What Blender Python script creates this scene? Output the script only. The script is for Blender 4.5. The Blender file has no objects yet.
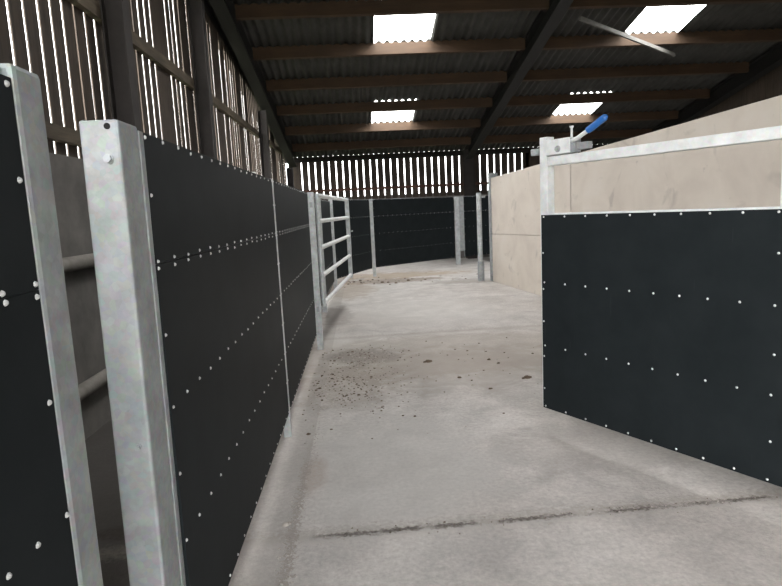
import bpy, bmesh, math, random
from mathutils import Vector, Matrix
random.seed(7)
sc = bpy.context.scene
COL = sc.collection

# ------------------------------------------------------------------ materials
def new_mat(name):
    m = bpy.data.materials.new(name); m.use_nodes = True
    nt = m.node_tree; nt.nodes.clear()
    out = nt.nodes.new('ShaderNodeOutputMaterial')
    b = nt.nodes.new('ShaderNodeBsdfPrincipled')
    nt.links.new(b.outputs[0], out.inputs[0])
    return m, nt, b, out
def N(nt, t, **kw):
    n = nt.nodes.new(t)
    for k, v in kw.items():
        if k in n.inputs.keys(): n.inputs[k].default_value = v
        else: setattr(n, k, v)
    return n
def coord(nt, scale=(1, 1, 1), kind='Object'):
    tc = N(nt, 'ShaderNodeTexCoord'); mp = N(nt, 'ShaderNodeMapping'); mp.inputs['Scale'].default_value = scale
    nt.links.new(tc.outputs[kind], mp.inputs[0]); return mp.outputs[0]
def noise(nt, vec, scale, detail=4, rough=.55, dist=0):
    n = N(nt, 'ShaderNodeTexNoise', Scale=scale, Detail=detail, Roughness=rough, Distortion=dist)
    nt.links.new(vec, n.inputs['Vector']); return n.outputs[0]
def ramp(nt, fac, stops):
    r = N(nt, 'ShaderNodeValToRGB'); e = r.color_ramp.elements
    while len(e) > 1: e.remove(e[-1])
    e[0].position = stops[0][0]; c = stops[0][1]; e[0].color = (c[0], c[1], c[2], 1) if not isinstance(c, (int, float)) else (c, c, c, 1)
    for p, c in stops[1:]:
        x = e.new(p); x.color = (c[0], c[1], c[2], 1) if not isinstance(c, (int, float)) else (c, c, c, 1)
    nt.links.new(fac, r.inputs[0]); return r.outputs[0]
def mix(nt, fac, a, b, mode='MIX'):
    m = N(nt, 'ShaderNodeMix', data_type='RGBA', blend_type=mode)
    for s, v in ((m.inputs[0], fac), (m.inputs[6], a), (m.inputs[7], b)):
        if isinstance(v, (int, float)): s.default_value = v
        elif isinstance(v, tuple): s.default_value = (v[0], v[1], v[2], 1)
        else: nt.links.new(v, s)
    return m.outputs[2]
def math_(nt, op, a, b=None, clamp=False):
    m = N(nt, 'ShaderNodeMath', operation=op); m.use_clamp = clamp
    for i, v in enumerate((a, b)):
        if v is None: continue
        if isinstance(v, (int, float)): m.inputs[i].default_value = v
        else: nt.links.new(v, m.inputs[i])
    return m.outputs[0]
def bump(nt, b, h, strength=.3, dist=.01):
    n = N(nt, 'ShaderNodeBump', Strength=strength, Distance=dist)
    nt.links.new(h, n.inputs['Height']); nt.links.new(n.outputs[0], b.inputs['Normal'])

def m_galv(name, base=(.56, .59, .60), rough=.45, metal=.3, dirt=.35):
    m, nt, b, o = new_mat(name)
    v = coord(nt); n1 = noise(nt, v, 14, 5, .6); n2 = noise(nt, v, 90, 3)
    vo = N(nt, 'ShaderNodeTexVoronoi', Scale=60); nt.links.new(v, vo.inputs['Vector'])
    c = ramp(nt, n1, [(.25, tuple(x * (1 - dirt) for x in base)), (.6, base), (.85, tuple(min(1, x * 1.15) for x in base))])
    c = mix(nt, .12, c, vo.outputs['Color'], 'SOFT_LIGHT')
    nt.links.new(c, b.inputs['Base Color']); b.inputs['Metallic'].default_value = metal
    r = ramp(nt, n2, [(.3, rough - .06), (.7, rough + .12)]); nt.links.new(r, b.inputs['Roughness'])
    bump(nt, b, n2, .08, .002)
    return m
def m_plain(name, c, rough=.5, metal=0, var=.2, scale=12, bs=.1):
    m, nt, b, o = new_mat(name); v = coord(nt); n = noise(nt, v, scale, 5, .6)
    cc = ramp(nt, n, [(.25, tuple(x * (1 - var) for x in c)), (.75, tuple(min(1, x * (1 + var)) for x in c))])
    nt.links.new(cc, b.inputs['Base Color']); b.inputs['Roughness'].default_value = rough; b.inputs['Metallic'].default_value = metal
    if bs: bump(nt, b, n, bs, .005)
    return m
def m_rubber():
    m, nt, b, o = new_mat('recycled_black_sheet'); v = coord(nt)
    n = noise(nt, v, 5, 5, .6); n2 = noise(nt, coord(nt, (60, 60, 4)), 1, 4, .6)
    c = ramp(nt, n, [(.3, (.0128, .0160, .0176)), (.7, (.0175, .0212, .0232))])
    sc_ = ramp(nt, n2, [(.68, 0.), (.78, .12)])
    c = mix(nt, sc_, c, (.10, .105, .11))
    nt.links.new(c, b.inputs['Base Color']); b.inputs['Roughness'].default_value = .5
    b.inputs['Specular IOR Level'].default_value = .05
    bump(nt, b, noise(nt, v, 160, 2), .06, .001)
    return m
def m_wood(name, c, stretch=(6, 6, .6), var=.45, rough=.8):
    m, nt, b, o = new_mat(name); v = coord(nt, stretch); n = noise(nt, v, 4, 6, .65, .6); n3 = noise(nt, coord(nt), 1.3, 3)
    cc = ramp(nt, n, [(.25, tuple(x * (1 - var) for x in c)), (.75, tuple(x * (1 + var) for x in c))])
    cc = mix(nt, .5, cc, ramp(nt, n3, [(.3, .3), (.7, .8)]), 'OVERLAY')
    nt.links.new(cc, b.inputs['Base Color']); b.inputs['Roughness'].default_value = rough
    bump(nt, b, n, .25, .004); return m
def m_concrete_wall():
    m, nt, b, o = new_mat('precast_concrete'); v = coord(nt)
    n = noise(nt, v, 1.6, 6, .6, .4); n2 = noise(nt, v, 9, 4, .6); n3 = noise(nt, v, 70, 3)
    c = ramp(nt, n, [(.3, (.55, .49, .43)), (.55, (.63, .57, .50)), (.75, (.66, .61, .55))])
    st = ramp(nt, noise(nt, v, 2.6, 3, .5, .8), [(.62, 0.), (.72, .45)])
    c = mix(nt, st, c, (.33, .295, .265))
    c = mix(nt, ramp(nt, n2, [(.68, 0.), (.74, .4)]), c, (.3, .27, .25))
    nt.links.new(c, b.inputs['Base Color']); b.inputs['Roughness'].default_value = .85
    bump(nt, b, n3, .12, .003); return m
def m_block():
    m, nt, b, o = new_mat('grey_blockwork'); v = coord(nt)
    tc = N(nt, 'ShaderNodeTexCoord'); sx = N(nt, 'ShaderNodeSeparateXYZ'); nt.links.new(tc.outputs['Object'], sx.inputs[0])
    cb = N(nt, 'ShaderNodeCombineXYZ'); s = math_(nt, 'ADD', sx.outputs[0], sx.outputs[1])
    nt.links.new(s, cb.inputs[0]); nt.links.new(sx.outputs[2], cb.inputs[1])
    br = N(nt, 'ShaderNodeTexBrick', Scale=1., **{'Mortar Size': .006, 'Brick Width': .9, 'Row Height': .42})
    br.inputs['Color1'].default_value = (.19, .178, .163, 1); br.inputs['Color2'].default_value = (.215, .20, .185, 1); br.inputs['Mortar'].default_value = (.2, .185, .17, 1)
    nt.links.new(cb.outputs[0], br.inputs['Vector'])
    n = noise(nt, v, 3, 6, .65)
    c = mix(nt, .6, br.outputs[0], ramp(nt, n, [(.3, .25), (.7, .7)]), 'OVERLAY')
    nt.links.new(c, b.inputs['Base Color']); b.inputs['Roughness'].default_value = .9
    bump(nt, b, noise(nt, v, 40, 4), .25, .006); return m
def m_floor():
    m, nt, b, o = new_mat('worn_concrete_floor'); v = coord(nt)
    tc = N(nt, 'ShaderNodeTexCoord'); sx = N(nt, 'ShaderNodeSeparateXYZ'); nt.links.new(tc.outputs['Object'], sx.inputs[0])
    X, Y = sx.outputs[0], sx.outputs[1]
    nb = noise(nt, v, .7, 6, .6, .3); nm = noise(nt, v, 3.2, 7, .68, .4); nf = noise(nt, v, 38, 5, .7); ng = noise(nt, v, 150, 2)
    c = ramp(nt, nb, [(.3, (.42, .39, .365)), (.52, (.475, .45, .43)), (.72, (.51, .49, .47))])
    c = mix(nt, .4, c, ramp(nt, nm, [(.3, .25), (.7, .75)]), 'OVERLAY')
    c = mix(nt, .3, c, ramp(nt, nf, [(.3, .2), (.7, .8)]), 'OVERLAY')
    wob = math_(nt, 'MULTIPLY', math_(nt, 'SUBTRACT', nm, .5), 1.0)
    def blob(x, y, rx, ry, lo=.6, hi=1.15, w=.9):
        dx = math_(nt, 'DIVIDE', math_(nt, 'SUBTRACT', X, x), rx); dy = math_(nt, 'DIVIDE', math_(nt, 'SUBTRACT', Y, y), ry)
        d = math_(nt, 'SQRT', math_(nt, 'ADD', math_(nt, 'MULTIPLY', dx, dx), math_(nt, 'MULTIPLY', dy, dy)))
        d = math_(nt, 'ADD', d, math_(nt, 'MULTIPLY', wob, w * 2))
        return ramp(nt, d, [(lo, 1.), (hi, 0.)])
    def stain_or_shade(c, mask, col, k, grain=None):
        f = math_(nt, 'MULTIPLY', mask, k)
        if grain is not None: f = math_(nt, 'MULTIPLY', f, grain)
        return mix(nt, f, c, col)
    gr = ramp(nt, nf, [(.36, .25), (.58, 1.)])
    # trodden dirt and other patches on the passage floor; last, painted alley shade
    c = stain_or_shade(c, blob(.7, 6.0, 2.6, 1.0, .75, 1.05, .5), (.34, .295, .25), .5)
    c = stain_or_shade(c, blob(-.2, 5.05, .62, .75), (.25, .205, .165), .62, gr)
    c = stain_or_shade(c, blob(-.32, 5.0, .35, .7), (.6, .56, .51), .55, ramp(nt, nf, [(.5, 0.), (.6, 1.)]))
    c = stain_or_shade(c, blob(-.05, 6.05, .5, .45), (.15, .13, .11), .75, gr)
    c = stain_or_shade(c, blob(.9, 5.4, 1.5, .9), (.29, .25, .215), .5, gr)
    c = stain_or_shade(c, blob(.5, 12.6, 1.5, .55), (.17, .12, .08), .8, gr)
    c = stain_or_shade(c, blob(.6, 13.6, 2.2, .8), (.36, .28, .20), .7)
    c = stain_or_shade(c, blob(-.3, 11.5, .6, 1.6), (.36, .29, .22), .5)
    c = stain_or_shade(c, blob(2.1, 11.8, .9, .5), (.2, .17, .14), .6, gr)
    c = stain_or_shade(c, blob(-.4, 8.6, .28, .9), (.27, .24, .22), .55)
    c = stain_or_shade(c, blob(1.5, 3.4, .9, .5), (.30, .275, .255), .35)
    c = stain_or_shade(c, blob(.1, 3.3, .7, .9), (.54, .525, .505), .45)
    c = stain_or_shade(c, blob(-.38, 3.95, .18, .28), (.56, .54, .51), .7, gr)
    c = stain_or_shade(c, blob(-.36, 6.9, .22, .45), (.55, .53, .50), .6)
    c = stain_or_shade(c, blob(.8, 8.6, 1.2, 1.1), (.53, .505, .48), .4)
    c = stain_or_shade(c, blob(-.35, 3.25, .09, .3), (.30, .22, .17), .5, gr)
    c = stain_or_shade(c, blob(-1.3, 2.75, .16, .09), (.09, .05, .035), .9, gr)
    c = stain_or_shade(c, math_(nt, 'LESS_THAN', X, -.66), (.055, .047, .04), .9)  # shade of the narrow alley painted into the floor colour
    # the two day joints across the passage and the kerb edge along the fence
    def line(axis_pos, other, pos, slope, width, w):
        d = math_(nt, 'SUBTRACT', math_(nt, 'SUBTRACT', axis_pos, pos), math_(nt, 'MULTIPLY', other, slope))
        d = math_(nt, 'ABSOLUTE', math_(nt, 'ADD', d, math_(nt, 'MULTIPLY', math_(nt, 'SUBTRACT', nf, .5), w)))
        return math_(nt, 'SUBTRACT', 1., math_(nt, 'DIVIDE', d, width), True)
    inx = ramp(nt, math_(nt, 'ADD', X, .5), [(.18, 0.), (.25, 1.)])
    broken = ramp(nt, noise(nt, v, 5, 3), [(.40, .15), (.52, 1.)])
    j1w = line(Y, X, 2.62, .03, .075, .22); j1 = math_(nt, 'MULTIPLY', line(Y, X, 2.60, .03, .026, .12), broken)
    j2 = line(Y, X, 7.0, .03, .10, .3); j3 = line(X, Y, -.385, -.006, .03, .25)
    c = stain_or_shade(c, j1w, (.33, .295, .26), .55); c = stain_or_shade(c, math_(nt, 'MULTIPLY', j1, inx), (.075, .06, .05), .95)
    c = stain_or_shade(c, j2, (.27, .23, .195), .45)
    near = ramp(nt, math_(nt, 'DIVIDE', Y, 10.), [(.33, 1.), (.42, 0.)])
    c = stain_or_shade(c, math_(nt, 'MULTIPLY', j3, near), (.30, .26, .23), .8)
    kerb = math_(nt, 'MULTIPLY', math_(nt, 'LESS_THAN', X, -.395), math_(nt, 'GREATER_THAN', X, -.9))
    c = stain_or_shade(c, kerb, (.30, .275, .25), .35)
    c = stain_or_shade(c, ramp(nt, ng, [(.74, 0.), (.8, 1.)]), (.15, .13, .115), .5)
    nt.links.new(c, b.inputs['Base Color']); b.inputs['Roughness'].default_value = .8
    h = math_(nt, 'ADD', math_(nt, 'MULTIPLY', nm, .7), math_(nt, 'MULTIPLY', nf, .35))
    h = math_(nt, 'SUBTRACT', h, math_(nt, 'MULTIPLY', math_(nt, 'MULTIPLY', j1, inx), .8))
    h = math_(nt, 'ADD', h, math_(nt, 'MULTIPLY', math_(nt, 'MULTIPLY', j3, near), .3))
    bump(nt, b, h, .45, .02); return m
def m_rooflight():
    m, nt, b, o = new_mat('translucent_rooflight'); nt.nodes.remove(b)
    tr = N(nt, 'ShaderNodeBsdfTransparent'); tr.inputs[0].default_value = (.97, .98, .97, 1)
    tl = N(nt, 'ShaderNodeBsdfTranslucent'); tl.inputs[0].default_value = (.85, .87, .87, 1)
    mx = N(nt, 'ShaderNodeMixShader'); mx.inputs[0].default_value = .15
    nt.links.new(tr.outputs[0], mx.inputs[1]); nt.links.new(tl.outputs[0], mx.inputs[2]); nt.links.new(mx.outputs[0], o.inputs[0]); return m

GALV = m_galv('galvanised_steel')
GALVP = m_galv('dull_post_galvanising', (.33, .35, .355), .55, .2, .3)
GALVB = m_galv('bright_galvanising', (.78, .80, .80), .45, .2, .2)  # lighter galvanised tone for the gate frames and bars
GALVD = m_galv('weathered_galvanised_steel', (.38, .40, .41), .5, .35)
RIVET = m_plain('bright_rivet', (.62, .63, .63), .4, .4, .1, 40, 0)
RUB = m_rubber()
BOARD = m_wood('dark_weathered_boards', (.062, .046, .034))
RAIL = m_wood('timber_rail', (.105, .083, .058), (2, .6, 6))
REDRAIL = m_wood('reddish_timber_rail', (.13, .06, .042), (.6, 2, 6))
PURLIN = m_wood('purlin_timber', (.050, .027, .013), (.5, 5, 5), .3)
RAFT = m_plain('near_black_steel', (.007, .0065, .006), .7, .0, .35, 6)  # even near-black tone for the rafters
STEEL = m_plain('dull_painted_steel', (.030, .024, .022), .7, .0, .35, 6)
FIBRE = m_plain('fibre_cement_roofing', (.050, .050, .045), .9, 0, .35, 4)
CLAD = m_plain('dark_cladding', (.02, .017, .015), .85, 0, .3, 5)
CONC = m_concrete_wall()
BLOCK = m_block()
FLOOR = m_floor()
LIGHT = m_rooflight()
BLUE = m_plain('blue_plastic_grip', (.022, .13, .42), .4, 0, .1, 20, 0)
HOLE = m_plain('dark_hole', (.004, .004, .004), .9, 0, 0, 5, 0)
DIRT = m_plain('dry_dung', (.13, .095, .07), .95, 0, .4, 30, .4)
STONE = m_plain('grey_stone', (.42, .385, .35), .9, 0, .3, 30, .3)
DUSTY = m_plain('dusty_rail', (.27, .25, .225), .85, 0, .25, 9, .1)
YARD = m_plain('outside_yard', (.055, .065, .035), .95, 0, .3, 2, .1)
LINK = m_plain('pale_batten', (.12, .115, .105), .7, 0, .2, 10, 0)

# ------------------------------------------------------------------ mesh builder
class MB:
    def __init__(s): s.v = []; s.f = []; s.m = []; s.sm = []
    def add(s, vs, fs, mi=0, smooth=False):
        k = len(s.v); s.v += [tuple(p) for p in vs]
        for f in fs: s.f.append([i + k for i in f]); s.m.append(mi); s.sm.append(smooth)
        return s
    def hexa(s, P, mi=0):    # bottom four then top four
        return s.add(P, [(3, 2, 1, 0), (4, 5, 6, 7), (0, 1, 5, 4), (1, 2, 6, 5), (2, 3, 7, 6), (3, 0, 4, 7)], mi)
    def box(s, x0, x1, y0, y1, z0, z1, mi=0):
        return s.hexa([(x0, y0, z0), (x1, y0, z0), (x1, y1, z0), (x0, y1, z0), (x0, y0, z1), (x1, y0, z1), (x1, y1, z1), (x0, y1, z1)], mi)
    def tube(s, a, b, r, n=14, mi=0, r2=None, caps=True):
        a = Vector(a); b = Vector(b); d = (b - a).normalized(); r2 = r if r2 is None else r2
        u = d.orthogonal().normalized(); w = d.cross(u); vs = []
        for p, q in ((a, r), (b, r2)):
            for i in range(n):
                t = 2 * math.pi * i / n; vs.append(p + q * (math.cos(t) * u + math.sin(t) * w))
        s.add(vs, [(i, (i + 1) % n, n + (i + 1) % n, n + i) for i in range(n)], mi, True)
        if caps: s.add(vs, [tuple(range(n))[::-1], tuple(range(n, 2 * n))], mi)
        return s
    def path(s, pts, r, n=14, mi=0):
        for a, b in zip(pts[:-1], pts[1:]): s.tube(a, b, r, n, mi)
        return s
    def rivet(s, p, n, r=.0075, h=.005, mi=1, seg=7):
        p = Vector(p); n = Vector(n).normalized(); u = n.orthogonal().normalized(); w = n.cross(u)
        r0 = [p + r * (math.cos(2 * math.pi * i / seg) * u + math.sin(2 * math.pi * i / seg) * w) for i in range(seg)]
        r1 = [p + n * h * .75 + .6 * r * (math.cos(2 * math.pi * i / seg) * u + math.sin(2 * math.pi * i / seg) * w) for i in range(seg)]
        vs = r0 + r1 + [p + n * h]
        fs = [(i, (i + 1) % seg, seg + (i + 1) % seg, seg + i) for i in range(seg)] + [(seg + i, seg + (i + 1) % seg, 2 * seg) for i in range(seg)]
        return s.add(vs, fs, mi, True)
    def build(s, name, mats, parent=None, loc=None, bevel=0):
        if not isinstance(mats, (list, tuple)): mats = [mats]
        me = bpy.data.meshes.new(name); o = bpy.data.objects.new(name, me)
        off = Vector(loc) if loc is not None else Vector((0, 0, 0))
        me.from_pydata([tuple(Vector(p) - off) for p in s.v], [], s.f)
        for m in mats: me.materials.append(m)
        for p, mi, sm in zip(me.polygons, s.m, s.sm): p.material_index = mi; p.use_smooth = sm
        me.update(); COL.objects.link(o); o.location = off
        if parent is not None:
            pw = Vector((0, 0, 0)); q = parent
            while q is not None: pw += q.location; q = q.parent
            o.parent = parent; o.location = off - pw
        if bevel:
            bv = o.modifiers.new('bevel', 'BEVEL'); bv.width = bevel; bv.segments = 2; bv.limit_method = 'ANGLE'; bv.angle_limit = math.radians(40)
        return o
def tag(o, label, cat, group=None, kind=None):
    o['label'] = label; o['category'] = cat
    if group: o['group'] = group
    if kind: o['kind'] = kind
    return o
def thing(name, loc, label, cat, group=None):
    e = bpy.data.objects.new(name, None); COL.objects.link(e); e.location = loc; e.empty_display_size = .1
    return tag(e, label, cat, group)
def struct(o): o['kind'] = 'structure'; return o
class Fr:     # a local frame: t along, n outwards (towards the viewer), z up
    def __init__(s, p0, p1, flip=1):
        s.o = Vector((p0[0], p0[1], 0)); d = Vector((p1[0] - p0[0], p1[1] - p0[1], 0)); s.L = d.length; s.t = d.normalized()
        s.n = Vector((s.t.y, -s.t.x, 0)) * flip
    def p(s, t, n, z): return s.o + s.t * t + s.n * n + Vector((0, 0, z))
    def box(s, mb, t0, t1, n0, n1, z0, z1, mi=0):
        return mb.hexa([s.p(t0, n1, z0), s.p(t1, n1, z0), s.p(t1, n0, z0), s.p(t0, n0, z0), s.p(t0, n1, z1), s.p(t1, n1, z1), s.p(t1, n0, z1), s.p(t0, n0, z1)], mi)

# ------------------------------------------------------------------ roof geometry
YE, YR = 17.3, -4.2                         # rear wall, ridge
def zr(y): return 6.457 - .194 * y if y >= YR else 6.457 - .194 * YR - .194 * (YR - y)
PY = [-2.58 + 1.33 * k for k in range(15)]  # purlin rows (front faces): -2.58 .. 16.04
XL, XR = -2.05, 8.45
PITCH, AMP = .146, .026

# floor and yard
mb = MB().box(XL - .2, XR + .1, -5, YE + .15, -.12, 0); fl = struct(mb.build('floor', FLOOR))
mb = MB().box(-40, 40, -45, 45, -.3, -.13); struct(mb.build('yard', YARD))

# corrugated roof: strips of sheets lapped at every purlin, rooflights left out
LX = [(.34, 1.435), (4.76, 5.855)]
def strip(mb, x0, x1, y0, y1, lift):
    n = max(2, int(round((x1 - x0) / (PITCH / 8)))); a = []
    for yy, l in ((y0, lift + .012), (y1, lift)):
        for i in range(n + 1):
            x = x0 + (x1 - x0) * i / n
            a.append((x, yy, zr(yy) + AMP + l + AMP * math.cos(2 * math.pi * (x - .34) / PITCH)))
    mb.add(a, [(i, i + 1, n + 2 + i, n + 1 + i) for i in range(n)], 0, True)
roof = MB(); wins = []
edges = PY + [YE + .05]
for k in range(len(edges) - 1):
    y0, y1 = edges[k], edges[k + 1]
    if k in (9, 12):
        strip(roof, XL - .25, LX[0][0] + .05, y0 - .15, y1 + .02, .0)
        strip(roof, LX[0][1] - .05, LX[1][0] + .05, y0 - .15, y1 + .02, .0)
        strip(roof, LX[1][1] - .05, XR + .2, y0 - .15, y1 + .02, .0)
        for x0, x1 in LX:
            w = MB(); strip(w, x0, x1, y0 - .16, y1 + .05, .004); wins.append(w)
    elif k in (0, 6):  # two rooflights out of view, added to light the passage
        for xa, xb in ((XL - .25, LX[0][0] + .05), (LX[0][1] - .05, XR + .2)): strip(roof, xa, xb, y0 - .15, y1 + .02, .0)
        w = MB(); strip(w, *LX[0], y0 - .16, y1 + .05, .004); wins.append(w)
    elif (k + 1) in (9, 12):
        strip(roof, XL - .25, LX[0][0], y0 - .15, y1 + .0, .0)
        strip(roof, LX[0][1], LX[1][0], y0 - .15, y1 + .0, .0)
        strip(roof, LX[1][1], XR + .2, y0 - .15, y1 + .0, .0)
        for x0, x1 in LX: strip(roof, x0 - .05, x1 + .05, y0 - .15, y1 + .012, .0)
    else:
        if k in (10, 13):
            xs = [XL - .25, LX[0][0], LX[0][1], LX[1][0], LX[1][1], XR + .2]
            for i in range(5): strip(roof, xs[i], xs[i + 1], y0 - (.15 if i % 2 == 0 else -.01), y1 + .02, .0)
        else: strip(roof, XL - .25, XR + .2, y0 - .15, y1 + .02, .0)
strip(roof, XL - .25, XR + .2, -5.2, -4.15, 0); strip(roof, XL - .25, XR + .2, -4.25, PY[0] + .02, 0)
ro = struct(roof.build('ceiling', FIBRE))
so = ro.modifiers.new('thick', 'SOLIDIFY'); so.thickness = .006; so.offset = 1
for i, w in enumerate(wins):
    o = struct(w.build('window_%d' % (i + 1), LIGHT))

# rear wall: blockwork below, spaced boards, solid boarding at the right, eaves beam
wr = MB()
x = -1.98; k = 0
while x < 4.9:
    w = .36 if x < -1.9 else .165 + random.uniform(-.006, .006)
    if x > 3.3 and random.random() < .5: w += .018
    wr.box(x, x + w, YE - .02, YE, 1.85, 2.985); x += w + .034
wr.box(4.9, XR, YE - .02, YE, 1.85, 2.985)
wall_rear = struct(wr.build('wall_rear', BOARD))
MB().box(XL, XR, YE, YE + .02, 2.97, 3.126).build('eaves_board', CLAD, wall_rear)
MB().box(XL, XR, YE, YE + .15, 0, 1.95).build('block_base', BLOCK, wall_rear)
MB().box(XL, XR, YE - .09, YE - .02, 2.12, 2.19).build('rail', REDRAIL, wall_rear)
MB().box(XL, XR, YE - .1, YE, 2.975, 3.07).build('rail', CLAD, wall_rear)

# left gable wall: blockwork to 2 m, thin spaced boards above
COLY = [5.16, 7.85, 12.6, 16.9]
wl = MB(); y = 1.02 - .178 * 33
def ztop(y): return min(5.19 - .0967 * y + .12, zr(y) - .02)
while y < YE:
    zb = 1.9 if y > -.9 else 4.2          # unseen opening added behind the camera to let in light
    v = random.choice((.001, .006, .008, .010)) if y < 5 else random.choice((-1, .001, .003, .006, .009)) if y < 7.7 else random.choice((-1, -1, .0, .001, .003, .006))
    g = .011 * max(y, 1) / 2.05 + v if v > -1 else -.001
    w = .178 - g + random.uniform(-.008, .008)
    t0 = XL - .011; tw = random.uniform(-.004, .004)
    wl.hexa([(t0, y, zb), (XL, y, zb), (XL, y + w, zb), (t0, y + w, zb), (t0, y + tw, ztop(y)), (XL, y + tw, ztop(y)), (XL, y + w + tw, ztop(y + w)), (t0, y + w + tw, ztop(y + w))])
    y += w + g
wall_left = struct(wl.build('wall_left', BOARD))
v = []
n = 60; ys = [-5 + (YE + 5.) * i / n for i in range(n + 1)]
g = MB()
for a, b in zip(ys[:-1], ys[1:]):
    za, zb = 5.19 - .0967 * a, 5.19 - .0967 * b
    if zr(b) - .01 <= zb: continue
    g.hexa([(XL - .03, a, za), (XL - .016, a, za), (XL - .016, b, zb), (XL - .03, b, zb), (XL - .03, a, zr(a) + .02), (XL - .016, a, zr(a) + .02), (XL - .016, b, zr(b) + .02), (XL - .03, b, zr(b) + .02)])
g.build('gable_sheeting', CLAD, wall_left)
MB().box(XL - .15, XL + .03, -.9, YE, 0, 1.985).build('block_base', BLOCK, wall_left)
for z0, z1 in ((2.075, 2.175), (3.13, 3.245), (4.25, 4.35)):
    ye = YE - .1 if z0 < 3.0 else (16.2 if z0 < 4 else 8.0)
    MB().box(XL, XL + .06, -.9 if z0 < 4 else -4.8, ye, z0, z1).build('rail', RAIL, wall_left)

DX0, DX1, DZ = -1.95, 2.4, 5.2                # unseen opening added behind the camera to light the barn
wf = MB().box(XL - .15, DX0, -5.15, -5, 2.0, zr(-5) + .06).box(DX1, XR + .15, -5.15, -5, 2.0, zr(-5) + .06).box(DX0, DX1, -5.15, -5, DZ, zr(-5) + .06)
wall_front = struct(wf.build('wall_front', BOARD))
MB().box(XL - .15, DX0, -5.15, -5, 0, 2.0).build('block_base', BLOCK, wall_front)
MB().box(DX1, XR + .15, -5.15, -5, 0, 2.0).build('block_base', BLOCK, wall_front)
# right gable wall: dark close boarding over blockwork
MB2 = MB()
y = -5.
while y < YE:
    MB2.box(XR - .0, XR + .02, y, min(y + .172, YE), 1.9, zr(min(y + .09, YE))); y += .175
wall_right = struct(MB2.build('wall_right', BOARD))
MB().box(XR, XR + .15, -5, YE, 0, 1.95).build('block_base', BLOCK, wall_right)

# purlins (one timber per bay and row), rafters, columns
RX = [-1.80, 3.17, 8.14]
def ordinal(n): return ['first', 'second', 'third', 'fourth', 'fifth', 'sixth', 'seventh'][n]
vis = [11, 10, 9, 8, 7, 6]
for b, (xa, xb) in enumerate(((RX[0] + .105, RX[1] - .105), (RX[1] + .105, RX[2] - .105))):
    for q, k in enumerate(range(14, 7, -1)):
        y0 = PY[k]; y1 = y0 + .07
        m = MB().hexa([(xa, y0, zr(y0) - .175), (xb, y0, zr(y0) - .175), (xb, y1, zr(y1) - .175), (xa, y1, zr(y1) - .175),
                       (xa, y0, zr(y0) + .02), (xb, y0, zr(y0) + .02), (xb, y1, zr(y1) + .02), (xa, y1, zr(y1) + .02)])
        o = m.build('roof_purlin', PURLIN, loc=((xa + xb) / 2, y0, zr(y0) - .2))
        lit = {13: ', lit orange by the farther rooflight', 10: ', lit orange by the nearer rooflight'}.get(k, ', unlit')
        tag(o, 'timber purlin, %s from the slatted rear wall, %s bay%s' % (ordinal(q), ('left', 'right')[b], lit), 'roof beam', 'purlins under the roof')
for i, X in enumerate(RX):
    m = MB(); D = .33; fw = .1; yb = YE - .3
    for (w, za, zb) in ((fw, -D, -D + .016), (.006, -D + .016, -.03), (fw, -.03, -.012)):
        m.hexa([(X - w, YR, zr(YR) + za), (X + w, YR, zr(YR) + za), (X + w, yb, zr(yb) + za), (X - w, yb, zr(yb) + za),
                (X - w, YR, zr(YR) + zb), (X + w, YR, zr(YR) + zb), (X + w, yb, zr(yb) + zb), (X - w, yb, zr(yb) + zb)])
        m.hexa([(X - w, -5, zr(-5) + za), (X + w, -5, zr(-5) + za), (X + w, YR, zr(YR) + za), (X - w, YR, zr(YR) + za),
                (X - w, -5, zr(-5) + zb), (X + w, -5, zr(-5) + zb), (X + w, YR, zr(YR) + zb), (X - w, YR, zr(YR) + zb)])
    o = m.build('steel_rafter', RAFT, loc=(X, 10, zr(10)))
    tag(o, ('dark steel rafter sloping along the slatted left wall', 'dark steel rafter sloping down between the two rooflight columns', 'dark steel rafter at the far right against the gable')[i], 'roof beam', 'steel rafters')
def i_column(x0, x1, y0, y1, z1, label, web='x'):
    m = MB(); t = .014
    if web == 'x':
        m.box(x0, x0 + t, y0, y1, 0, z1).box(x1 - t, x1, y0, y1, 0, z1).box(x0 + t, x1 - t, (y0 + y1) / 2 - .006, (y0 + y1) / 2 + .006, 0, z1)
    else:
        m.box(x0, x1, y0, y0 + t, 0, z1).box(x0, x1, y1 - t, y1, 0, z1).box((x0 + x1) / 2 - .006, (x0 + x1) / 2 + .006, y0 + t, y1 - t, 0, z1)
    o = m.build('steel_column', STEEL, loc=((x0 + x1) / 2, (y0 + y1) / 2, 0)); return tag(o, label, 'column', 'steel columns of the barn')
LAB = ['dark steel column on the left wall, nearest, above the wide galvanised end post', 'dark steel column on the left wall, second from the camera', 'dark steel column on the left wall, third, just left of the corrugated roof edge', 'dark steel column in the rear left corner']
for yc, lb in zip(COLY, LAB):
    i_column(-1.985, -1.81, yc - .075, yc + .075, min(zr(yc) - .36, 9), lb)
i_column(3.05, 3.33, YE - .36, YE - .1, zr(YE - .2) - .02, 'dark steel column dividing the slatted rear wall', 'y')
# pale batten hanging across below the right-hand rooflight
A, B = Vector((3.60, 9.55, 4.34)), Vector((5.9, 10.98, 4.07))
m = MB(); d = (B - A).normalized(); s_ = d.cross(Vector((0, 0, 1))).normalized() * .022; u_ = Vector((0, 0, .03))
m.hexa([A - s_ - u_, A + s_ - u_, B + s_ - u_, B - s_ - u_, A - s_ + u_, A + s_ + u_, B + s_ + u_, B - s_ + u_])
tag(m.build('diagonal_batten', LINK, loc=A), 'pale diagonal batten hanging across the nearer right-hand rooflight', 'batten')

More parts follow.
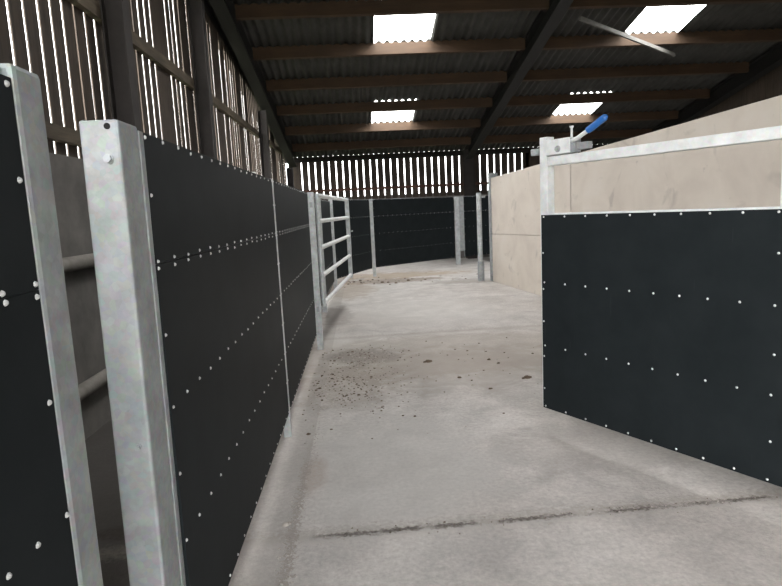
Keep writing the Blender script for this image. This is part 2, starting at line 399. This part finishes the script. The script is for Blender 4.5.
# ------------------------------------------------------------------ sheeted fencing
FX = -.553
def sheet_mesh(fr, t0, t1, z0, z1, rows, cols=(), step=.138, thick=.012, rv=.0058, inset=0):
    m = MB(); fr.box(m, t0, t1, -thick, 0, z0, z1)
    nn = max(2, int(round((t1 - t0 - .03) / step)))
    for z in rows:
        for i in range(nn + 1):
            t = t0 + .015 + (t1 - t0 - .03) * i / nn
            m.rivet(fr.p(t + inset * (i == nn) + random.uniform(-.004, .004), 0, z + random.uniform(-.003, .003)), fr.n, rv)
    for t in (t0 + .015, t1 - .015):
        for z in cols: m.rivet(fr.p(t, 0, z), fr.n, rv)
    return m
def bay(p0, p1, label, z0=.175, z1=1.732, gap=(.03, .03), seam=1.386, flip=1, step=.138):
    fr = Fr(p0, p1, flip); t0, t1 = gap[0], fr.L - gap[1]
    e = thing('sheeted_fence_panel', (*fr.p(fr.L / 2, 0, 0)[:2], 0), label, 'fence panel', 'black sheeted fence panels')
    k = z0 - .175
    sheet_mesh(fr, t0, t1, z0, seam - .0015, [seam - .010, .985, .588, z0 + .018], [1.19, .787, .39], step).build('black_sheet', [RUB, RIVET], e)
    sheet_mesh(fr, t0, t1, seam + .0015, z1, [z1 - .012, seam + .009], [1.57], step).build('black_sheet', [RUB, RIVET], e)
    m = MB(); fr.box(m, t0, t1, -.062, -.013, z1 - .045, z1 + .004); m.build('top_rail', GALV, e, bevel=.003)
    m = MB(); fr.box(m, t0, t1, -.062, -.013, z0, z0 + .05); m.build('bottom_rail', GALVD, e)
    for t in (t0 + .0, t1 - .05):
        m = MB(); fr.box(m, t, t + .05, -.062, -.013, z0 + .051, z1 - .046); m.build('stile', GALVD, e)
    m = MB(); fr.box(m, t0 + .051, t1 - .051, -.062, -.013, seam - .03, seam + .03); m.build('middle_rail', GALVD, e)
    return e

# near-left panel, cut by the picture edge, and the wide end post beyond the gap
fr = Fr((FX, -1.4), (FX, 1.115)); L = fr.L
e = thing('sheeted_fence_panel', (FX, 0, 0), 'black sheeted panel at the left picture edge with a broad galvanised stile', 'fence panel', 'black sheeted fence panels')
sheet_mesh(fr, .02, L - .0915, .175, 1.3945, [1.385, .99, .59, .19], [1.2, .79, .39], .085, inset=.006).build('black_sheet', [RUB, RIVET], e)
sheet_mesh(fr, .02, L - .092, 1.3955, 1.742, [1.405], [1.578, 1.73], .085, inset=.006).build('black_sheet', [RUB, RIVET], e)
m = MB(); fr.box(m, L - .091, L, -.06, .004, .0, 1.768); m.build('stile', GALVP, e, bevel=.010)
m = MB(); fr.box(m, .02, L - .0915, -.062, -.013, 1.70, 1.765); m.build('top_rail', GALV, e, bevel=.006)
m = MB(); fr.box(m, .02, L - .0915, -.062, -.013, .18, .24); m.build('bottom_rail', GALVD, e)
m = MB(); fr.box(m, .0, .02, -.06, .0, .0, 1.768); m.build('stile', GALV, e)

pe = thing('end_post', (-.6, 1.51, 0), 'wide galvanised box end post with a round hole near its top, beside the gap', 'post')
MB().box(-.645, FX, 1.448, 1.573, 0, 1.743).build('post_body', GALVP, pe, bevel=.007)
MB().box(-.57, FX + .002, 1.5735, 1.602, .02, 1.733).build('side_flange', GALVP, pe, bevel=.002)
m = MB(); m.tube((-.579, 1.4465, 1.727), (-.579, 1.449, 1.727), .0075, 16); m.build('round_hole', HOLE, pe)
for z, rr in ((1.652, .0095), (.94, .007)):
    m = MB(); m.tube((-.583, 1.448, z), (-.583, 1.445, z), rr * 1.25, 16); m.tube((-.583, 1.445, z), (-.583, 1.437, z), rr, 6); m.build('bolt', GALVD, pe)

pe.location.x -= .014; pe.rotation_euler.y = .008
bay((FX, 1.602), (FX, 3.872), 'long black sheeted panel on the left, nearest to the end post', gap=(.002, .012))
bay((FX, 3.9), (FX, 6.43), 'black sheeted panel on the left between the thin cover post and the gate', gap=(.003, .012))
def post(x, y, sx, sy, h, label, mat=GALV, cap=True, name='fence_post'):
    m = MB().box(x - sx, x + sx, y - sy, y + sy, 0, h); o = m.build(name, mat, loc=(x, y, 0), bevel=.004); return tag(o, label, 'post', 'galvanised fence posts')
post(FX - .022, 3.887, .026, .0135, 1.738, 'thin galvanised post between the two long black panels on the left')
m = MB(); m.tube((-.66, 3.80, 0), (-.66, 3.80, 1.765), .03); m.tube((-.66, 3.80, 1.765), (-.66, 3.80, 1.78), .03, r2=.018)
o = m.build('tube_post', GALV, loc=(-.66, 3.8, 0)); tag(o, 'capped round tube post peeping over the black panel on the left', 'post')
bay((XL + .14, .3), (-.64, .3), 'unseen short black sheeted panel added to shade the alley and end post')  # out-of-view panel added to keep light off the end post and alley
hp = thing('gate_hanging_post', (-.523, 6.48, 0), 'galvanised box post hanging the five-bar gate', 'post', 'galvanised fence posts')
MB().box(-.556, -.490, 6.435, 6.525, 0, 1.735).build('post_body', GALV, hp, bevel=.006)
for z in (1.60, .46):
    MB().box(-.535, -.505, 6.42, 6.4345, z - .028, z + .028).build('bolt_plate', GALVD, hp); MB().box(-.4895, -.483, 6.47, 6.548, z - .02, z + .02).build('hinge_bracket', GALVD, hp)

# five-bar gate swung nearly along the fence
fg = Fr((-.463, 6.56), (-.205, 9.45)); L = fg.L
gt = thing('five_bar_gate', (-.463, 6.56, 0), 'open galvanised five-bar tube gate standing along the left fence', 'gate')
for z in (1.70, 1.42, 1.125, .815, .505):
    MB().tube(fg.p(.0, 0, z), fg.p(L, 0, z), .026, 12).build('bar', GALVB, gt)
MB().tube(fg.p(0, 0, .47), fg.p(0, 0, 1.725), .024, 12).build('hinge_stile', GALV, gt)
m = MB(); fg.box(m, L - .01, L + .05, -.03, .03, .46, 1.73); m.build('latch_stile', GALV, gt, bevel=.004)
m = MB(); fg.box(m, L + .052, L + .075, -.03, .03, .9, 1.45); m.tube(fg.p(L + .03, .05, 1.2), fg.p(L + .17, .05, 1.2), .012, 8); m.build('slide_latch', GALVD, gt)

# pen beyond the gate
PA, PB, PC, PD, PE_ = (-.63, 9.0), (-.57, 11.6), (.25, 13.62), (2.53, 15.38), (5.0, 16.55)
bay((-.56, 6.56), PA, 'black sheeted panel right behind the bars of the five-bar gate', gap=(.03, .08))
bay(PA, PB, 'black sheeted panel seen through the far half of the five-bar gate', gap=(.05, .09))
bay(PB, PC, 'black sheeted panel angled across just right of the five-bar gate', z0=.2, z1=1.765, gap=(.05, .09))
bay(PC, PD, 'wide black sheeted panel at the back between two slim galvanised posts', z0=.2, z1=1.77, gap=(.07, .12))
bay(PD, PE_, 'dark black sheeted panel at the back partly behind the round post', z0=.2, z1=1.77, gap=(.22, .03))
for (x, y), h, lb in ((PA, 1.745, 'slim galvanised post seen through the middle of the five-bar gate'), (PB, 1.76, 'slim galvanised post seen through the latch end of the five-bar gate'),
                      (PC, 1.78, 'slim galvanised post at the back standing in brown dirt right of the five-bar gate')):
    post(x + .01, y - .03, .038, .028, h, lb)
pd = thing('fence_post', (2.53, 15.36, 0), 'galvanised post at the back right with a side plate ending above the floor', 'post', 'galvanised fence posts')
MB().box(2.455, 2.575, 15.33, 15.40, 0, 1.775).build('post_body', GALV, pd, bevel=.005)
MB().box(2.577, 2.70, 15.35, 15.365, .36, 1.775).build('side_plate', GALVD, pd)
rp = thing('round_post', (2.37, 11.73, 0), 'round galvanised post in front of the end of the concrete wall', 'post', 'galvanised fence posts')
m = MB(); m.tube((2.37, 11.73, 0), (2.37, 11.73, 1.75), .05, 20); m.tube((2.37, 11.73, 1.75), (2.37, 11.73, 1.765), .05, 20, r2=.035); m.build('post_body', GALV, rp)
MB().tube((2.375, 11.73, .0), (2.375, 11.73, .40), .068, 20).build('sleeve', GALVD, rp)
MB().box(2.42, 2.495, 11.72, 11.735, 1.66, 1.70).build('bracket', GALVD, rp)

# ------------------------------------------------------------------ precast concrete wall
fw = Fr((2.571, 11.62), (2.875, 9.37))       # n points to the passage side
if fw.n.x > 0: fw.n = -fw.n
def top_z(s): return 2.03 + .0368 * s
def cpanel(s0, s1, f0, f1, label):
    m = MB()
    P = [fw.p(s0, 0, top_z(s0) * f0), fw.p(s1, 0, top_z(s1) * f0), fw.p(s1, -.13, top_z(s1) * f0), fw.p(s0, -.13, top_z(s0) * f0),
         fw.p(s0, 0, top_z(s0) * f1), fw.p(s1, 0, top_z(s1) * f1), fw.p(s1, -.13, top_z(s1) * f1), fw.p(s0, -.13, top_z(s0) * f1)]
    m.hexa(P); c = fw.p((s0 + s1) / 2, -.06, 0)
    o = m.build('concrete_panel', CONC, loc=c, bevel=.008)
    bm = bmesh.new(); bm.from_mesh(o.data); bmesh.ops.recalc_face_normals(bm, faces=bm.faces); bm.to_mesh(o.data); bm.free()
    return tag(o, label, 'wall panel', 'precast concrete wall panels')
cpanel(.06, 3.275, 0, .4635, 'lower pinkish grey concrete panel at the far end of the right wall')
cpanel(.06, 3.275, .4665, 1, 'upper pinkish grey concrete panel at the far end of the right wall')
cpanel(3.30, 8.6, 0, .4635, 'lower long concrete panel mostly hidden behind the black sheeted gate')
cpanel(3.30, 8.6, .4665, 1, 'upper long concrete panel rising to the right above the sheeted gate')
wp = MB(); fw.box(wp, -.045, .055, -.15, .02, 0, 2.13)
tag(wp.build('wall_end_post', GALVD, loc=fw.p(0, 0, 0), bevel=.006), 'dull galvanised channel post capping the far end of the concrete wall', 'post', 'galvanised fence posts')
wp = MB(); fw.box(wp, 3.277, 3.298, -.16, -.02, 0, 2.12)
tag(wp.build('joint_post', STEEL, loc=fw.p(3.29, 0, 0)), 'dark slim post filling the upright joint between the concrete panels', 'post')

# ------------------------------------------------------------------ sheeted gate on the right
gf = Fr((1.111, 3.597), (1.783, 2.412))
if gf.n.x > 0: gf.n = -gf.n
GL = 2.62
gr = thing('sheeted_gate', (*gf.p(GL / 2, 0, 0)[:2], 0), 'half sheeted gate on the right, black below an open galvanised frame', 'gate')
sheet = MB(); gf.box(sheet, 0, GL, -.012, 0, .2, 1.427)
ts = [.02, .183, .333, .478, .622, .764, .905, 1.047, 1.195, 1.342] + [1.342 + .145 * k for k in range(1, 9)]
for t in ts:
    for z in (1.416, 1.012, .61, .214): sheet.rivet(gf.p(t, 0, z), gf.n, .0065)
for t, zs in ((.012, (1.195, .97, .765, .54, .33)), (1.348, (1.24, .794, .395))):
    for z in zs: sheet.rivet(gf.p(t, 0, z), gf.n, .0065)
sheet.build('black_sheet', [RUB, RIVET], gr)
def gbox(name, t0, t1, n0, n1, z0, z1, mat=GALVB, parent=gr, bv=.004):
    m = MB(); gf.box(m, t0, t1, n0, n1, z0, z1); return m.build(name, mat, parent, bevel=bv)
gbox('stile', -.02, .042, -.075, -.013, .2, 1.893)
gbox('stile', 1.338, 1.398, -.075, -.013, .2, 1.719)
gbox('stile', GL - .06, GL, -.075, -.013, .2, 1.775)
gbox('top_rail', .0425, GL - .061, -.075, -.013, 1.72, 1.774)
gbox('middle_rail', .0425, 1.337, -.075, -.013, 1.385, 1.437)
gbox('middle_rail', 1.399, GL - .061, -.075, -.013, 1.385, 1.437)
gbox('bottom_rail', .0425, 1.337, -.075, -.013, .205, .255)
gbox('bottom_rail', 1.399, GL - .061, -.075, -.013, .205, .255)
# latch with blue-gripped lever
lt = gbox('latch_box', .043, .228, -.07, .005, 1.779, 1.868)
m = MB(); gf.box(m, -.10, .34, -.055, -.02, 1.793, 1.832); m.build('slide_bolt', GALVD, lt, bevel=.003)
m = MB(); gf.box(m, .2285, .262, -.05, .0, 1.781, 1.86); m.build('end_bracket', GALVD, lt)
m = MB(); m.tube(gf.p(.214, -.03, 1.868), gf.p(.214, -.03, 1.925), .007, 10); m.tube(gf.p(.214, -.03, 1.922), gf.p(.214, -.03, 1.932), .012, 10); m.build('locking_pin', GALVB, lt)
m = MB(); m.path([gf.p(.24, .0, 1.845), gf.p(.285, .01, 1.852), gf.p(.37, .012, 1.888)], .012, 12); m.build('lever', GALVB, lt)
m = MB(); m.tube(gf.p(.362, .012, 1.885), gf.p(.475, .014, 1.938), .019, 16); m.tube(gf.p(.475, .014, 1.938), gf.p(.486, .014, 1.943), .019, 16, r2=.010); o = m.build('lever_grip', BLUE, lt); o['label'] = 'blue plastic grip on the lever'
m = MB(); m.tube(gf.p(.141, .005, 1.81), gf.p(.141, .009, 1.81), .019, 16); m.tube(gf.p(.141, .009, 1.81), gf.p(.141, .02, 1.81), .014, 6); m.build('bolt', GALVD, lt)
# hanging post of the gate just outside the frame
m = MB(); gf.box(m, GL + .004, GL + .12, -.10, .016, 0, 1.9)
tag(m.build('gate_hanging_post', GALV, loc=gf.p(GL + .06, -.04, 0), bevel=.006), 'galvanised post hanging the half sheeted gate at its right end', 'post')

bay((2.57, 1.36), (3.62, 2.99), 'unseen black sheeted panel added right of the gate to shade the floor behind it')  # out-of-view panel added to block light from the floor behind the gate
# ------------------------------------------------------------------ dusty rails in the gap
for z, lb in ((1.245, 'upper dusty round rail along the block wall behind the gap'), (.375, 'lower dusty round rail along the block wall behind the gap')):
    m = MB().tube((XL + .082, -.8, z), (XL + .082, 9, z), .05, 18)
    tag(m.build('wall_rail', DUSTY, loc=(XL + .08, 3, z)), lb, 'rail', 'round rails on the block wall')

# ------------------------------------------------------------------ loose dirt
def lump(mb, x, y, r, h, seed, mi=0):
    rr = random.Random(seed); n = 7; vs = []
    for k, (f, z) in enumerate(((1., -.002), (.92, h * .5), (.5, h * .92))):
        for i in range(n):
            a = 2 * math.pi * i / n; q = r * f * rr.uniform(.7, 1.15); vs.append((x + q * math.cos(a) * 1.25, y + q * math.sin(a), max(-.002, z + rr.uniform(-.12, .12) * h * (k > 0))))
    vs.append((x, y, h)); fs = []
    for k in range(2):
        for i in range(n): fs.append((k * n + i, k * n + (i + 1) % n, (k + 1) * n + (i + 1) % n, (k + 1) * n + i))
    for i in range(n): fs.append((2 * n + i, 2 * n + (i + 1) % n, 3 * n))
    mb.add(vs, fs, mi, True)
deb = MB(); R = random.Random(3)
def scatter(n, cx, cy, sx, sy, r0, r1, xmin=-.52):
    k = 0
    while k < n:
        x, y = R.gauss(cx, sx), R.gauss(cy, sy)
        if x < xmin: continue
        r = R.uniform(r0, r1) * (1 if R.random() < .85 else 1.7); lump(deb, x, y, r, r * .8, R.random(), 0 if R.random() < .6 else 1); k += 1
scatter(90, 1.0, 5.4, .7, .7, .004, .010)
scatter(520, -.22, 5.0, .26, .42, .002, .008)
scatter(200, -.05, 6.0, .25, .25, .003, .008)
scatter(60, .3, 12.6, .9, .35, .01, .03)
for k in range(90):
    x = R.uniform(-.3, 2.2); lump(deb, x, 2.60 + .03 * x + R.gauss(0, .03), R.uniform(.002, .0055), R.uniform(.002, .005), R.random(), R.choice((0, 1, 1)))
for k in range(110):
    y = R.uniform(2.2, 4.2); lump(deb, -.39 + R.gauss(0, .03), y, R.uniform(.002, .006), R.uniform(.002, .006), R.random(), 1)
tag(deb.build('scattered_grit', [DIRT, STONE]), 'loose grit and dry dung crumbs strewn over the concrete floor', 'dirt', kind='stuff')
for x, y, r, lb, nm, mt in ((1.372, 4.9, .026, 'largest brown dung clod, near the foot of the sheeted gate', 'dung_clod', DIRT), (.59, 5.64, .026, 'brown dung clod in the middle of the passage floor', 'dung_clod', DIRT),
                        (.993, 4.66, .013, 'small dark clod alone on the floor left of the sheeted gate', 'dung_clod', DIRT), (-.445, 2.722, .016, 'small grey stone on the floor strip beside the left fence', 'stone', STONE)):
    m = MB(); lump(m, x, y, r, r * .9, x); lump(m, x + r * 1.1, y + r * .4, r * .6, r * .6, y)
    if r > .02: lump(m, x - r * 1.3, y - r * .3, r * .5, r * .5, r)
    tag(m.build(nm, mt, loc=(x, y, 0)), lb, 'stone' if nm == 'stone' else 'clod', 'clods on the floor' if nm != 'stone' else None)

# ------------------------------------------------------------------ light: overcast sky
w = bpy.data.worlds.new('World'); sc.world = w; w.use_nodes = True
wt = w.node_tree; bg = wt.nodes['Background']; bg.inputs[0].default_value = (1., .99, .98, 1)
tc = N(wt, 'ShaderNodeTexCoord'); sx = N(wt, 'ShaderNodeSeparateXYZ'); wt.links.new(tc.outputs['Generated'], sx.inputs[0])
zc = math_(wt, 'MAXIMUM', sx.outputs[2], 0.)        # overcast sky: the zenith is brighter than the horizon
wt.links.new(math_(wt, 'MULTIPLY', math_(wt, 'ADD', math_(wt, 'MULTIPLY', zc, 5.0), 1.), 5.2), bg.inputs[1])
def portal(loc, rot, sx, sy):      # sampling aids for the openings the sky shines through; they give off no light
    pl = bpy.data.lights.new('portal', 'AREA'); pl.shape = 'RECTANGLE'; pl.size = sx; pl.size_y = sy
    po = bpy.data.objects.new('portal', pl); COL.objects.link(po); po.location = loc; po.rotation_euler = rot; pl.cycles.is_portal = True
portal(((DX0 + DX1) / 2, -5.0, DZ / 2), (math.radians(90), 0, math.radians(180)), DX1 - DX0, DZ)
portal((XL, -2.95, 2.1), (0, math.radians(-90), 0), 4.2, 4.1)
for k in (0, 6, 9, 12):
    for x0, x1 in (LX if k > 6 else LX[:1]):
        y0, y1 = PY[k] - .16, PY[k + 1] + .05
        portal(((x0 + x1) / 2, (y0 + y1) / 2, zr((y0 + y1) / 2) + .14), (math.atan(-.194), 0, 0), x1 - x0, y1 - y0)

# ------------------------------------------------------------------ camera
down = Vector((202, 4187, 588)).normalized(); fwd = Vector((-31, -81, 588.)); fwd = (fwd - down * fwd.dot(down)).normalized(); right = down.cross(fwd)
cam = bpy.data.cameras.new('camera'); co = bpy.data.objects.new('camera', cam); COL.objects.link(co)
ax = [Vector((right[i] * s, fwd[i] * s, -down[i] * s)) for i, s in ((0, 1), (1, -1), (2, -1))]
M = Matrix(((ax[0].x, ax[1].x, ax[2].x, 0), (ax[0].y, ax[1].y, ax[2].y, 0), (ax[0].z, ax[1].z, ax[2].z, 1.5), (0, 0, 0, 1)))
co.matrix_world = M
cam.sensor_width = 36; cam.lens = 588 / 782 * 36; cam.clip_start = .02; cam.clip_end = 200
sc.camera = co
vs = sc.view_settings; vs.view_transform = 'Standard'; vs.look = 'None'; vs.gamma = 1; vs.exposure = 0; vs.use_curve_mapping = False
sc.cycles.use_denoising = True
sc.cycles.max_bounces = 10; sc.cycles.diffuse_bounces = 6; sc.cycles.transparent_max_bounces = 12
